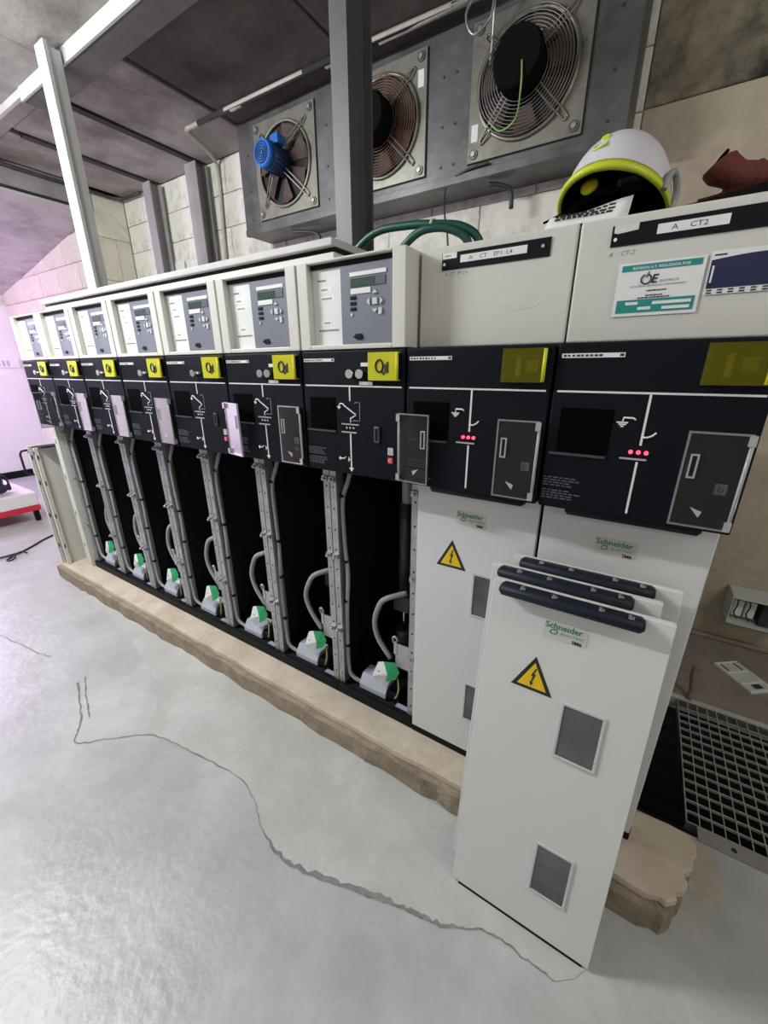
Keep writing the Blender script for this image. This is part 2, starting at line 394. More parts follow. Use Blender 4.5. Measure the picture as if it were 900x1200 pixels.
# lower sloping ceiling of the violet lit bay
sl = MB()
sl._add([(-1.55,-3.6,2.72),(-1.55,1.345,2.70),(-4.32,1.345,2.25),(-4.32,-3.6,2.25),(-1.55,-3.6,2.95),(-1.55,1.345,2.95),(-4.32,1.345,2.95),(-4.32,-3.6,2.95)],
        [(0,1,2,3),(7,6,5,4),(0,4,5,1),(1,5,6,2),(2,6,7,3),(3,7,4,0)])
struct(sl.build('ceiling_slope', mat('slope_plaster', (.55,.52,.52), .9, var=.2, vscale=4, bump=.4, bscale=18, stain=(.33,.28,.30), stain_scale=2.4)))
MB().box(-1.549, -1.54, -3.6, 1.345, 2.742, CZ+.02).build('fascia', mat('fascia_plaster',(.30,.26,.27),.9,var=.3,vscale=6,bump=.4,bscale=20), bpy.data.objects['ceiling_slope'])  # colour darkened to take down the main lamp's light on this face
MB().box(-1.552, -1.535, -3.6, 1.34, 2.72, 2.74).build('seam', joist_m, bpy.data.objects['ceiling_slope'])
tag(MB().tube([(-1.50, -3.5, 2.872), (-1.50, .7, 2.872), (-1.50, 1.5, 2.872), (-1.46, 1.58, 2.872), (-1.38, 1.6, 2.872), (-1.15, 1.6, 2.872)], .014, 8).build('ceiling_conduit', steel_dk), 'dark conduit in the corner between ceiling and left wall nib', 'conduit')

# ------------------------------------------------------------------ steel frame
def isection(name, x0, x1, y0, y1, z0, z1, m, tf=.008, tw=.008):
    mb = MB(); xc = (x0+x1)/2
    mb.box(x0, x1, y0, y0+tf, z0, z1).box(x0, x1, y1-tf, y1, z0, z1).box(xc-tw/2, xc+tw/2, y0+tf, y1-tf, z0, z1)
    return mb.build(name, m)
o = isection('steel_post', 2.094, 2.164, .40, .545, 1.3705, CZ, post_m); tag(o, 'dark grey steel section post in front of the middle fan', 'post')
o = MB().box(.205, .305, .36, .377, 1.3705, 2.885).box(.213, .297, .377, .436, 1.3705, 2.87).build('steel_post', steel_lt); tag(o, 'pale grey steel post near the left end, meeting the ceiling beam', 'post')
o = MB()._add([(.165,.47,1.55),(.235,.47,1.55),(.235,.49,1.55),(.165,.49,1.55),(.06,.44,2.36),(.10,.44,2.36),(.10,.46,2.36),(.06,.46,2.36)],[(0,3,2,1),(4,5,6,7),(0,1,5,4),(1,2,6,5),(2,3,7,6),(3,0,4,7)]).build('metal_channel', steel_lt)
tag(o, 'thin white metal strip leaning beside the pale left post', 'strip')
o = MB().box(-.30, 3.9, .45, .462, 2.832, CZ-.001).build('ceiling_beam', steel_lt)
MB().box(-.30, 3.9, .4625, .60, 2.834, 2.842).build('bottom_flange', mat('beam_underside_shade', (.13,.12,.115), .8, var=.3, vscale=6), o); tag(o, 'white flanged steel beam under the ceiling parallel to the cabinets', 'beam')  # shade under the beam is put into this darker colour
o = MB().box(-1.5, -.31, .455, .475, 2.86, CZ-.001).build('ceiling_trim', steel_lt); tag(o, 'narrow pale trim carrying on from the beam end', 'trim')
for i, (x0, x1, lab) in enumerate(((-.93, -.82, 'narrower steel wall post nearest the left corner'), (-.30, -.16, 'wider steel wall post beside the painted conduit'))):
    mb = MB().box(x0, x1, 1.5, 1.51, 1.3, CZ-.03).box((x0+x1)/2-.005, (x0+x1)/2+.005, 1.51, 1.60, 1.3, CZ-.03).box(x0, x1, 1.60, 1.61, 1.3, CZ-.03)
    tag(mb.build('wall_post', mat('wall_post_grey', (.36,.35,.34), .6, var=.2, vscale=8)), lab, 'post')
o = MB().tube(curve_pts([(2.3,1.30,2.878),(1.4,1.25,2.878),(.3,1.225,2.878),(.17,1.23,2.878),(.13,1.28,2.878),(.02,1.5,2.878),(-.04,1.60,2.87),(-.052,1.625,2.83),(-.055,1.628,2.7),(-.08,1.628,2.2),(-.085,1.628,1.5)], 5), .014, 8).build('wall_conduit', mat('conduit_cream', (.52,.48,.41), .5, var=.3, vscale=8))
tag(o, 'pale conduit bending from the ceiling down the back wall', 'conduit')
MB().tube([(2.29,1.30,2.878),(1.4,1.25,2.878),(.3,1.225,2.878)], .0155, 8).build('sooty_coat', mat('soot_coat',(.035,.032,.03),.9,var=.3,vscale=10), o)
for xa, xb in ((.62,.72), (1.38,1.46), (1.72,2.25)):
    ya, yb = (1.225+(x-.3)*.0375 for x in (xa, xb)); MB().cyl((xa,ya-.002*0,2.878),(xb,yb,2.878),.018,10).build('sleeve', mat('sleeve_grey',(.45,.43,.40),.6,var=.3,vscale=10), o)
o = MB().box(-.96, -.68, 1.632, 1.634, 2.16, 2.275).build('paper_notice', label_w); tag(o, 'blank white paper stuck on the back wall between wall posts', 'paper')

# ------------------------------------------------------------------ cable trunking above the control boxes
tr = tag(MB().box(.19, 2.30, .12, .30, 1.609, 1.655).build('cable_trunking', cream, bevel=.003), 'long cream cable trunking lying on the control boxes', 'trunking')
MB().box(.17, 2.305, .105, .31, 1.668, 1.69).build('trunking_lid', steel_lt, tr, bevel=.003)
MB().box(.18, 2.302, .125, .30, 1.655, 1.668).build('lid_gap', black, tr)
mm = MB()
for x in (1.55, 1.58, 1.98): mm.cyl((x,.1195,1.625),(x,.116,1.625),.006,8)
mm.build('screw', black, tr)

# ------------------------------------------------------------------ cubicles
def warning(mb_y, mb_k, x, z, s, y):
    h = s*.95
    mb_k.prism([(x-s/2,z),(x+s/2,z),(x,z+h)], y-.0006, y)
    i = .085*s
    mb_y.prism([(x-s/2+i*1.75,z+i),(x+s/2-i*1.75,z+i),(x,z+h-i*2.1)], y-.0012, y-.0004)
    k = s/1.0
    bolt = [(.03,.62),(-.055,.40),(-.005,.41),(-.035,.24),(-.07,.25),(-.025,.12),(.03,.23),(-.005,.235),(.06,.47),(.01,.46),(.075,.64)]
    mb_k.prism([(x+a*k, z+b*k) for a, b in bolt], y-.0018, y-.001)
def brand(parent, x, z, y):
    """maker's plate: x left, z bottom; .093 x .04"""
    MB().box(x, x+.093, y-.0008, y, z-.003, z+.042).build('maker_plate', mat('plate_tint', (.60,.60,.56), .5), parent)
    m_ = MB(); text(m_, 'Schneider', x+.002, y-.0014, z+.024, .0205, bold=.0004, wx=.98); m_.build('maker_name', logo_g, parent)
    m_ = MB(); text(m_, 'ELECTRIC', x+.037, y-.0014, z+.0125, .0085, wx=1.35)
    q = [(x+.022+.0065*math.cos(t)*1.1+.002*math.sin(t), y-.0014, z+.0155+.0058*math.sin(t)) for t in [2*PI*i/16 for i in range(16)]]
    m_.tube(q, .0011, 5, closed=True); m_.build('maker_mark', logo_g, parent)
    m_ = MB(); text(m_, 'SM6', x+.063, y-.0014, z-.001, .0115, bold=.0004, wx=1.05); m_.build('model_mark', ink, parent)
def sight_window(parent, x0, x1, z0, z1, y):
    m_ = MB(); t = .007
    m_.box(x0-t, x1+t, y-.004, y, z1, z1+t).box(x0-t, x1+t, y-.004, y, z0-t, z0).box(x0-t, x0, y-.004, y, z0, z1).box(x1, x1+t, y-.004, y, z0, z1)
    fr = m_.build('window_frame', mat('window_frame_grey', (.55,.57,.56), .3), parent, bevel=.0015)
    MB().box(x0, x1, y-.0012, y+.001, z0, z1).build('window_pane', glass_d, parent)
    return fr
def cover_handle(parent, x0, x1, z, y):
    m_ = MB(); zs = []
    prof = [(0,.013),(-.018,.014),(-.032,.008),(-.036,-.002),(-.032,-.012),(-.02,-.014),(0,-.010)]
    n = len(prof)
    q = []
    for x, s in ((x0,.55),(x0+.008,1),(x1-.008,1),(x1,.55)):
        q += [(x, y+a*(.6+.4*s), z+b*s) for a, b in prof]
    fs = [tuple(range(n)), tuple(reversed(range(3*n,4*n)))]
    for k in range(3): fs += [(k*n+i, (k+1)*n+i, (k+1)*n+(i+1)%n, k*n+(i+1)%n) for i in range(n)]
    m_._add(q, fs, True)
    return m_.build('handle', handle_m, parent)
def clear_cover(parent, hx, z0, z1, wd, y, ang):
    """transparent flap hinged on its right edge (hx); ang 0 closed, positive swings open"""
    c, s = math.cos(ang), math.sin(ang)
    P = lambda u, v, z: (hx-u*c+(v-.0115)*s, y-.0115-u*s-(v-.0115)*c, z)
    def obox(mb, u0, u1, v0, v1, za, zb):
        q = [P(u0,v0,za),P(u1,v0,za),P(u1,v1,za),P(u0,v1,za),P(u0,v0,zb),P(u1,v0,zb),P(u1,v1,zb),P(u0,v1,zb)]
        mb._add(q, [(0,1,2,3),(7,6,5,4),(0,4,5,1),(1,5,6,2),(2,6,7,3),(3,7,4,0)])
    m_ = MB(); obox(m_, .0, wd, .0105, .0125, z0, z1); m_.build('clear_flap', cover_c, parent)
    m_ = MB()
    for a, b, za, zb in ((.0,wd,z0,z0+.004),(.0,wd,z1-.004,z1),(wd-.004,wd,z0+.004,z1-.004)): obox(m_, a, b, .006, .014, za, zb)
    m_.build('flap_rim', MATS.get('clear_rim') or clear('clear_rim', (.55,.56,.55), .38, .2, 1.4), parent)
    m_ = MB(); m_.cyl((hx,y-.012,z0+.004),(hx,y-.012,z1-.004),.0035,8)
    obox(m_, -.004, .008, .002, .018, z0+.002, z0+.022); obox(m_, -.004, .008, .002, .018, z1-.022, z1-.002)
    m_.build('flap_hinge', MATS.get('clear_hinge') or clear('clear_hinge', (.62,.63,.62), .6, .2, 1.45), parent)
    m_ = MB()
    for a, b, za, zb in ((wd-.026,wd-.012,z0+.145,z0+.148),(wd-.026,wd-.012,z0+.10,z0+.103),(wd-.026,wd-.023,z0+.103,z0+.145),(wd-.015,wd-.012,z0+.103,z0+.145)): obox(m_, a, b, .008, .0145, za, zb)
    m_.build('flap_slot', mat('slot_edge',(.40,.41,.41),.3), parent)
    m_ = MB(); tri = [(wd-.052,z0+.034),(wd-.032,z0+.041),(wd-.048,z0+.022)]
    q = [P(a, .0132, b) for a, b in tri]+[P(a, .0098, b) for a, b in tri]; m_._add(q, [(0,1,2),(5,4,3),(0,3,4,1),(1,4,5,2),(2,5,3,0)]); m_.build('flap_sticker', mat('sticker_grey',(.46,.45,.42),.6), parent)
def operating_panel(t, open_type, first, last, ang, cover_bits=True):
    op = MB().box(.003, .372, 0, .12, 1.002, 1.369).build('operating_panel', navy, t, bevel=.004)
    if not open_type: pass
    # recess pocket for the operating handle, built as a sunk dark tray with lip
    MB().box(.026, .131, -.0012, .002, 1.138, 1.236).build('handle_pocket', mat('pocket_black', (.0015,.0015,.002), .8, spec=.03), op, bevel=.001)
    MB().box(.012, .128, -.004, .001, 1.131, 1.1365).build('pocket_lip', mat('lip_grey', (.05,.055,.07), .4), op)
    MB().box(.012, .131, -.0016, .001, 1.339, 1.348).build('name_strip', label_w, op)
    m_ = MB()
    for i in range(9): m_.box(.016+.0085*i, .016+.0085*i+random.uniform(.003,.007), -.0022, -.0015, 1.3415, 1.3455)
    m_.box(.122, .129, -.0022, -.0015, 1.341, 1.346); m_.build('strip_print', ink, op)
    m_ = MB()      # small printed instructions
    for r in range(9):
        if r == 4: continue
        x = .008
        while x < .07+random.uniform(-.01,.01):
            l = random.uniform(.005,.014); m_.box(x, x+l, -.0008, 0, 1.075-.0062*r, 1.0775-.0062*r); x += l+.003
    m_.build('printed_instructions', mat('print_dim', (.10,.115,.15), .6), op)
    L = .0022
    m_ = MB(); m_.box(.012, .363, -.0012, .001, 1.2685, 1.2725)
    if open_type:
        m_.box(.185-L, .185+L, -.0012, .001, 1.228, 1.268).box(.184-L, .184+L, -.0012, .001, 1.02, 1.131)
        m_.tube([(.186,-.001,1.165),(.186,-.001,1.177),(.205,-.001,1.187),(.205,-.001,1.19),(.165,-.001,1.213),(.158,-.001,1.2195),(.148,-.001,1.2195),(.143,-.001,1.212)], .0022, 6)
        m_.prism([(.135,1.211),(.151,1.211),(.143,1.203)], -.0016, .001)
        m_.prism([(.175,1.024),(.193,1.024),(.184,1.012)], -.0016, .001)
        m_.tube([(.184,-.001,1.05),(.174,-.001,1.05)], .002, 6); m_.box(.173,.1755,-.0014,.001,1.043,1.058)
        m_.tube([(.163,-.001,1.057),(.155,-.001,1.051),(.141,-.001,1.051)], .002, 6); m_.prism([(.142,1.058),(.142,1.044),(.134,1.051)], -.0014, .001)
        m_.build('mimic_diagram', white_p, op)
        m_ = MB(); m_.tube([(.202,-.0008,1.221),(.206,-.0008,1.2245),(.2205,-.0008,1.2245),(.2205,-.0008,1.171),(.194,-.0008,1.171)], .0011, 5); m_.build('interlock_line', mat('line_grey',(.32,.34,.38),.5), op)
        MB().box(.151,.216,-.002,.001,1.1575,1.161).box(.151,.207,-.002,.001,1.133,1.137).build('indicator_frame', mat('frame_grey',(.42,.44,.46),.5), op)
        m_ = MB()
        for i in range(3): m_.prism([(.167+.013*i,1.152),(.174+.013*i,1.149),(.17+.013*i,1.145)], -.0014, 0)
        m_.build('indicator_marks', white_p, op)
        for x in ((.198,) if first else (.198,.233)):
            k = MB().cyl((x,0,1.305),(x,-.012,1.305),.0085,14).cyl((x,-.012,1.305),(x,-.02,1.305),.0125,14); k.build('lock_cylinder', chrome, op)
        if not first:
            MB().box(.223,.268,-.004,.001,1.2745,1.284).build('lock_tag', label_w, op)
            MB().box(.228,.256,-.0014,.001,1.325,1.335).build('position_label', label_w, op)
        else:
            MB().box(.202,.222,-.009,.001,1.302,1.310).build('lock_tag', label_w, op)
    else:
        m_.box(.189-L, .189+L, -.0012, .001, 1.166, 1.268).box(.189-L, .189+L, -.0012, .001, 1.016, 1.131)
        m_.tube([(.189,-.001,1.183),(.198,-.001,1.183),(.206,-.001,1.187),(.212,-.001,1.194)], .002, 6)
        m_.tube([(.172,-.001,1.217),(.167,-.001,1.221),(.15,-.001,1.221),(.149,-.001,1.212)], .002, 6)
        m_.box(.138,.159,-.0014,.001,1.2095,1.2125).box(.142,.156,-.0014,.001,1.2055,1.2085).box(.146,.152,-.0014,.001,1.2015,1.2045)
        m_.build('mimic_diagram', white_p, op)
        MB().box(.155,.205,-.003,.001,1.135,1.1385).build('indicator_frame', mat('frame_grey',(.42,.44,.46),.5), op)
        for i in range(3):
            MB().cyl((.174+.014*i,0,1.1515),(.174+.014*i,-.004,1.1515),.0042,10).build('indicator_light', led_red, op)
    # operating slot and round push plate behind the clear flap
    m_ = MB().box(.272,.292,-.006,.001,1.112,1.16); m_.build('operating_slot', mat('slot_grey',(.10,.105,.12),.3,metal=.5), op, bevel=.006)
    MB().box(.278,.286,-.0075,-.004,1.118,1.154).build('slot_key', black, op, bevel=.003)
    if open_type:
        MB().box(.319,.338,-.003,.001,1.079,1.101).build('push_plate', mat('push_grey',(.48,.49,.5),.4), op, bevel=.001)
        MB().box(.319,.338,-.004,.001,1.054,1.073).build('push_plate', red_btn, op, bevel=.003)
        m_ = MB(); m_.tube([(.3285+.005*math.cos(a),-.0042,1.0635+.005*math.sin(a)) for a in [PI*.75+1.5*PI*i/10 for i in range(11)]], .0008, 5); m_.box(.3277,.3293,-.005,-.0038,1.063,1.07); m_.build('button_mark', white_p, op)
    else:
        MB().box(.327,.346,-.003,.001,1.083,1.104).build('push_plate', mat('push_grey',(.48,.49,.5),.4), op, bevel=.001)
        m_ = MB(); m_.tube([(.3365+.004*math.cos(a),-.0034,1.0935+.005*math.sin(a)) for a in [PI*.6+1.5*PI*i/10 for i in range(11)]], .0008, 5); m_.build('button_mark', ink, op)
    # yellow flap over the key switch
    x0, x1, z0, z1 = .262, .358, 1.288, 1.361
    MB().box(x0+.03, x0+.042, -.010, .001, z0+.012, z1-.018).build('switch_bar', black if open_type else galv, op, bevel=.002)
    if open_type:
        m_ = MB(); m_.tube([(x0+.038+.012*math.cos(a), -.0155, (z0+z1)/2+.001+.016*math.sin(a)) for a in [2*PI*i/16 for i in range(16)]], .003, 6, closed=True)
        m_.bar((x0+.044,-.0155,(z0+z1)/2-.01),(x0+.054,-.0155,(z0+z1)/2-.021),.002,.006)
        m_.box(x0+.055, x0+.06, -.0165,-.0152, z0+.02,z0+.042).box(x0+.062, x0+.067, -.0165,-.0152, z0+.02,z0+.048)
        m_.build('padlock_symbol', ink, op)
    else:
        MB().box(x0+.054, x0+.076, -.008, .001, z0+.022, z0+.048).build('padlock_symbol', mat('symbol_plate',(.30,.30,.20),.5), op)
    m_ = MB(); y = -.015
    m_.box(x0, x1, y, y+.0025, z0, z1).box(x0, x0+.0025, y+.0025, 0, z0, z1).box(x0+.0025, x1, y+.0025, 0, z1-.0025, z1).box(x0+.0025, x1, y+.0025, 0, z0, z0+.0025)
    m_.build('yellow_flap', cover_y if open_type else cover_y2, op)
    m_ = MB().cyl((x1-.003,-.013,z0+.002),(x1-.003,-.013,z1-.002),.0042,8); m_.build('flap_pin', mat('yellow_solid',(.62,.60,.02),.3), op)
    clear_cover(op, .362, 1.012, 1.204, .098, 0, ang)
    return op
def control_box(t, k):
    """measuring control box with relay seen through its window"""
    x0, x1, z0, z1 = .004, .371, 1.372, 1.604
    wx0, wx1, wz0, wz1 = .043, .331, 1.385, 1.598
    y0 = 0
    m_ = MB()
    m_.box(x0, wx0, y0, .05, z0, z1).box(wx1, x1, y0, .05, z0, z1).box(wx0, wx1, y0, .05, z0, wz0).box(wx0, wx1, y0, .05, wz1, z1).box(x0, x1, .05, .34, z0, z1)
    cb = m_.build('control_box', cream, t, bevel=.0025)
    y = .022
    MB().box(wx0+.001, .15, y, .049, wz0+.001, wz1-.012).build('label_panel', label_w, cb)
    MB().box(.15, wx1-.001, y-.004, .049, wz0+.001, wz1-.012).build('relay_body', relay_m, cb, bevel=.002)
    yr = y-.004
    MB().box(wx0, wx1, y-.006, .049, wz1-.0115, wz1-.001).build('relay_top_gap', black, cb)
    MB().box(.184,.303,yr-.002,yr+.001,1.556,1.566).build('relay_title', label_w, cb)
    MB().box(.186,.300,yr-.002,yr+.001,1.5295,1.5515).build('display_bezel', mat('bezel_grey',(.10,.11,.13),.4), cb)
    MB().box(.188,.266,yr-.003,yr-.001,1.531,1.550).build('display', disp_m, cb)
    MB().box(.187,.253,yr-.0025,yr+.001,1.513,1.5265).build('relay_label', label_w, cb)
    for cx, cz, dx, dz in ((.267,1.513,0,1),(.267,1.469,0,-1),(.246,1.491,-1,0),(.288,1.491,1,0)):
        if dz: pts = [(cx-.008,cz-.003*dz),(cx+.008,cz-.003*dz),(cx,cz+.006*dz)]
        else: pts = [(cx-.004*dx,cz-.009),(cx-.004*dx,cz+.009),(cx+.005*dx,cz)]
        MB().prism(pts, yr-.004, yr+.001).build('arrow_key', grey_key, cb)
    MB().box(.259,.275,yr-.004,yr+.001,1.483,1.499).build('enter_key', grey_key, cb, bevel=.001)
    MB().box(.279,.290,yr-.004,yr+.001,1.458,1.474).build('reset_key', grey_key, cb, bevel=.001)
    for i in range(3): MB().box(.184,.204,yr-.003,yr+.001,1.500-.014*i,1.508-.014*i).build('function_key', black, cb, bevel=.001)
    MB().cyl((.188,yr,1.462),(.188,yr-.003,1.462),.004,8).build('reset_button', grey_key, cb)
    m_ = MB().prism([(.192,1.404),(.203,1.412),(.221,1.412),(.226,1.403),(.222,1.397),(.205,1.397)], yr-.003, yr); m_.build('port_cap', black, cb)
    m_ = MB()
    for zz, xa, n in ((1.555,.066,4),(1.531,.078,3),(1.508,.078,5),(1.444,.084,3),(1.424,.062,10)):
        for i in range(n): m_.box(xa+.0075*i, xa+.0075*i+.0055, y-.0008, y, zz, zz+.0045)
    m_.build('label_print', mat('print_grey',(.22,.22,.23),.6), cb)['kind'] = 'stuff'
    for zz, xa, xb in ((1.5255,.07,.118),(1.503,.068,.126),(1.439,.075,.112)): MB().box(xa-.006,xb,y-.0004,y+.0005,zz,zz+.0145).build('paper_label', mat('paper_white',(.88,.88,.87),.6), cb)
    return cb
cub_labels = [
 'leftmost switchgear cubicle with open bay, its clear flap swung out at right angles',
 'open bay switchgear cubicle second from the left end of the row',
 'open bay switchgear cubicle third from the left end of the row',
 'open bay switchgear cubicle fourth from the left, middle of the seven open ones',
 'open bay switchgear cubicle whose clear flap is folded over the sixth cubicle',
 'open bay switchgear cubicle sixth from the left, behind the folded flap of the fifth',
 'largest looking open bay switchgear cubicle, next to the closed pair',
 'closed switchgear cubicle with nameplate A CT EP1 L4',
 'closed switchgear cubicle at the right end with helmet and paper notices, nameplate A CT2']
flap = [math.radians(88), 0, 0, 0, math.radians(168), 0, math.radians(176), 0, 0]
for k in range(9):
    t = empty('switchgear_cubicle', (k*WD, 0, 0)); tag(t, cub_labels[k], 'switchgear', 'switchgear cubicles in the row')
    op_type = k < 7
    b = MB()
    b.box(0, .375, .10, .90, PT, -.001)                              # base frame
    b.box(0.001, .006, .13, .90, 0, 1.0).box(.369, .374, .13, .90, 0, 1.0)
    b.box(.006, .369, .88, .90, 0, 1.0).box(0.001, .374, .12, .90, 1.0, 1.369)
    body = b.build('cabinet_body', void_m, t)
    MB().box(.001, .374, .088, .105, PT+.001, .012).build('base_rail', black, body, bevel=.002)
    operating_panel(t, op_type, k < 5, False, flap[k])
    if op_type:
        control_box(t, k)
        # galvanised uprights either side of the bay
        for s, xa in ((0, .002), (1, .345)):
            m_ = MB().box(xa, xa+.028, .105, .109, .013, 1.0).box(xa if s else xa+.024, xa+.004 if s else xa+.028, .109, .15, .013, 1.0).box(xa+.0 if not s else xa+.024, xa+.004 if not s else xa+.028, .109, .128, .013, 1.0)
            up = m_.build('upright', galv, body)
            m_ = MB()
            zz = .06
            while zz < .98: m_.cyl((xa+.014, .1052, zz), (xa+.014, .1042, zz), .0038, 8); zz += .085
            m_.build('upright_holes', black, body)['kind'] = 'stuff'
            for zz in (.28, .62, .93):
                MB().box(xa+.002, xa+.026, .094, .105, zz, zz+.02).cyl((xa+.014,.0945,zz+.01),(xa+.014,.082,zz+.01),.006,8).build('bracket', galv, body)
        # flexible conduit beside the left upright
        j = random.uniform(-.006,.006)
        m_ = MB().tube(curve_pts([(.068,.16,1.0),(.062,.135,.93),(.042,.125,.85),(.045,.125,.67),(.052+j,.125,.547),(.04+j,.125,.373),(.04,.125,.12),(.06,.125,.05),(.13,.14,.028),(.2,.17,.024)], 5), .0085, 8)
        m_.build('conduit', cable_g, body)
        for zz, xx in ((.87,.0425),(.60,.049),(.42,.043),(.2,.04)): MB().cyl((xx,.125,zz),(xx,.125,zz+.012),.0105,8).build('cable_tie', black, body)
        m_ = MB().tube(curve_pts([(.256+j,.24,.47),(.20,.19,.455),(.168,.18,.42),(.140+j,.18,.33),(.162,.18,.25),(.222,.18,.178)], 5), .0115, 8); m_.build('earth_cable', cable_g, body)
        m_ = MB().cyl((.22,.30,1.0),(.22,.30,.83),.021,12); m_.build('cable_sleeve', cable_g, body)
        m_ = MB().cyl((.215,.30,.83),(.215,.30,.42),.026,12).box(.185,.255,.26,.33,.36,.43).cyl((.22,.29,.26),(.22,.29,.16),.034,12).cyl((.22,.29,.20),(.22,.29,.19),.042,12).cyl((.22,.29,.16),(.22,.29,.01),.025,12); m_.build('cable_termination', mat('termination_dark',(.03,.03,.034),.4), body)
        m_ = MB().cyl((.22,.29,.36),(.22,.29,.26),.007,10); m_.build('stud', chrome, body)
        m_ = MB().box(.268,.343,.138,.143,.19,.30).box(.262,.275,.135,.138,.25,.31); m_.build('support_bracket', mat('bracket_pale',(.46,.47,.47),.4,metal=.3), body)
        m_ = MB().tube(curve_pts([(.258,.14,.30),(.262,.13,.33),(.275,.13,.335),(.283,.13,.32)],4), .005, 6); m_.build('hook', galv, body)
        # folded identification tag, white and green faces
        m_ = MB()._add([(.203,.112,.20),(.174,.107,.118),(.222,.104,.095),(.25,.104,.165),(.2285,.113,.211)],[(0,1,2,3,4),(4,3,2,1,0)]); m_.build('tag_white', label_w, body)
        m_ = MB()._add([(.2285,.114,.211),(.2505,.104,.166),(.247,.104,.125),(.285,.112,.148),(.298,.12,.182),(.275,.122,.22)],[(0,1,2,3,4,5),(5,4,3,2,1,0)]); m_.build('tag_green', green_t, body)
        m_ = MB()
        for i in range(3): m_.box(.204+.004*i,.211+.004*i,.1065,.1075,.155-.014*i,.160-.014*i)
        m_.build('tag_print', ink, body)
        # terminal box on the base
        m_ = MB()._add([(.10,.118,.014),(.232,.118,.014),(.232,.205,.014),(.10,.205,.014),(.10,.118,.038),(.232,.118,.038),(.232,.145,.075),(.10,.145,.075),(.232,.205,.075),(.10,.205,.075)],
            [(0,3,2,1),(0,1,5,4),(4,5,6,7),(7,6,8,9),(2,3,9,8),(1,2,8,6,5),(0,4,7,9,3)]); tb = m_.build('terminal_box', box_grey, body, bevel=.002)
        MB().box(.14,.20,.165,.185,.0745,.077).build('box_label', label_w, body)
        MB().box(.2325,.29,.125,.2,.014,.06).build('terminal_socket', black, body, bevel=.008)
        m_ = MB().tube(curve_pts([(.285,.13,.14),(.295,.12,.10),(.287,.12,.06),(.27,.13,.03)],4), .0035, 6); m_.build('earth_wire', mat('wire_yellow',(.35,.36,.10),.5), body)
        MB().box(.285,.343,.11,.13,.013,.016).build('foot_plate', mat('foot_blue_grey',(.36,.40,.48),.4), body)
        MB().box(.012,.363,.105,.88,-.0005,.002).build('bay_floor', void_m, body)
    else:
        cb = MB().box(.004, .375, .065, .52, 1.372, 1.604).build('control_box', cream, t, bevel=.004)
        nx1 = .322 if k == 7 else .362
        MB().box(.064, nx1, .0625, .0652, 1.55, 1.587).build('nameplate', black, cb, bevel=.0006)
        for x in (.07, nx1-.018): MB().cyl((x+.002,.0626,1.562 if x < .1 else 1.571),(x+.002,.060,1.562 if x < .1 else 1.571),.0035,10).build('nameplate_screw', chrome, cb)
        if k == 7:
            MB().box(.113,.272,.0618,.0626,1.5625,1.5785).build('name_label', label_w, cb)
            MB().box(.066,.103,.0618,.0626,1.574,1.5865).build('corner_label', label_w, cb)
            m_ = MB(); text(m_, 'A    CT    EP1  L4', .135, .0615, 1.5665, .0115, wx=1.25); m_.build('lettering', ink, cb)
            m_ = MB(); text(m_, '24PP1', .07, .0615, 1.5775, .0065, wx=1.2); m_.build('corner_lettering', ink, cb)
            m_ = MB(); text(m_, 'A  CT  PP  L4', .072, .0645, 1.537, .0105, shear=.3); m_.build('pencil_note', mat('pencil',(.20,.20,.19),.7), cb)
            m_ = MB().prism([(.215,1.455),(.222,1.477),(.29,1.483),(.312,1.462),(.305,1.452),(.25,1.447)], .0644, .066); m_.build('glue_residue', mat('glue',(.70,.69,.62),.6,var=.15,vscale=30), cb)
        else:
            MB().box(.142,.252,.0618,.0626,1.562,1.5785).build('name_label', label_w, cb)
            MB().prism([(.068,1.574),(.075,1.572),(.11,1.575),(.11,1.5868),(.068,1.5868)], .0618, .0626).build('corner_label', cream_w, cb)
            m_ = MB(); text(m_, 'A    CT2', .165, .0615, 1.566, .0125, wx=1.25); m_.build('lettering', ink, cb)
            m_ = MB(); text(m_, 'A    CT-2', .063, .0645, 1.533, .012, shear=.3); m_.build('pencil_note', mat('pencil',(.20,.20,.19),.7), cb)
        # front cover panel
        pn = MB().box(.004, .371, .082, .104, .0, .985).build('front_cover', cream_w, t, bevel=.003)
        cover_handle(pn, .058, .335, .986, .082)
        brand(pn, .137, .878, .082)
        sight_window(pn, .208, .290, .58, .72, .082); sight_window(pn, .210, .292, .152, .30, .082)
        my, mk = MB(), MB(); warning(my, mk, .128, .724, .1, .082); mk.build('warning_border', ink, pn); my.build('warning_sign', yellow_s, pn)
        MB().box(.004,.371,.087,.10,PT+.002,-.001).build('bottom_strip', black, pn)
# end panel of the row
o = MB().box(-.075,-.012,.072,.078,PT,.985).box(-.075,-.069,.078,.6,PT,.985).box(-.018,-.012,.078,.6,PT,.985).build('end_panel', cream, bevel=.001); tag(o, 'cream flanged end panel closing the left end of the row', 'panel')
m_ = MB()
for zz in (.12,.36,.62,.86): m_.box(-.05,-.042,.0705,.0722,zz,zz+.03)
m_.build('slot_holes', ink, o)

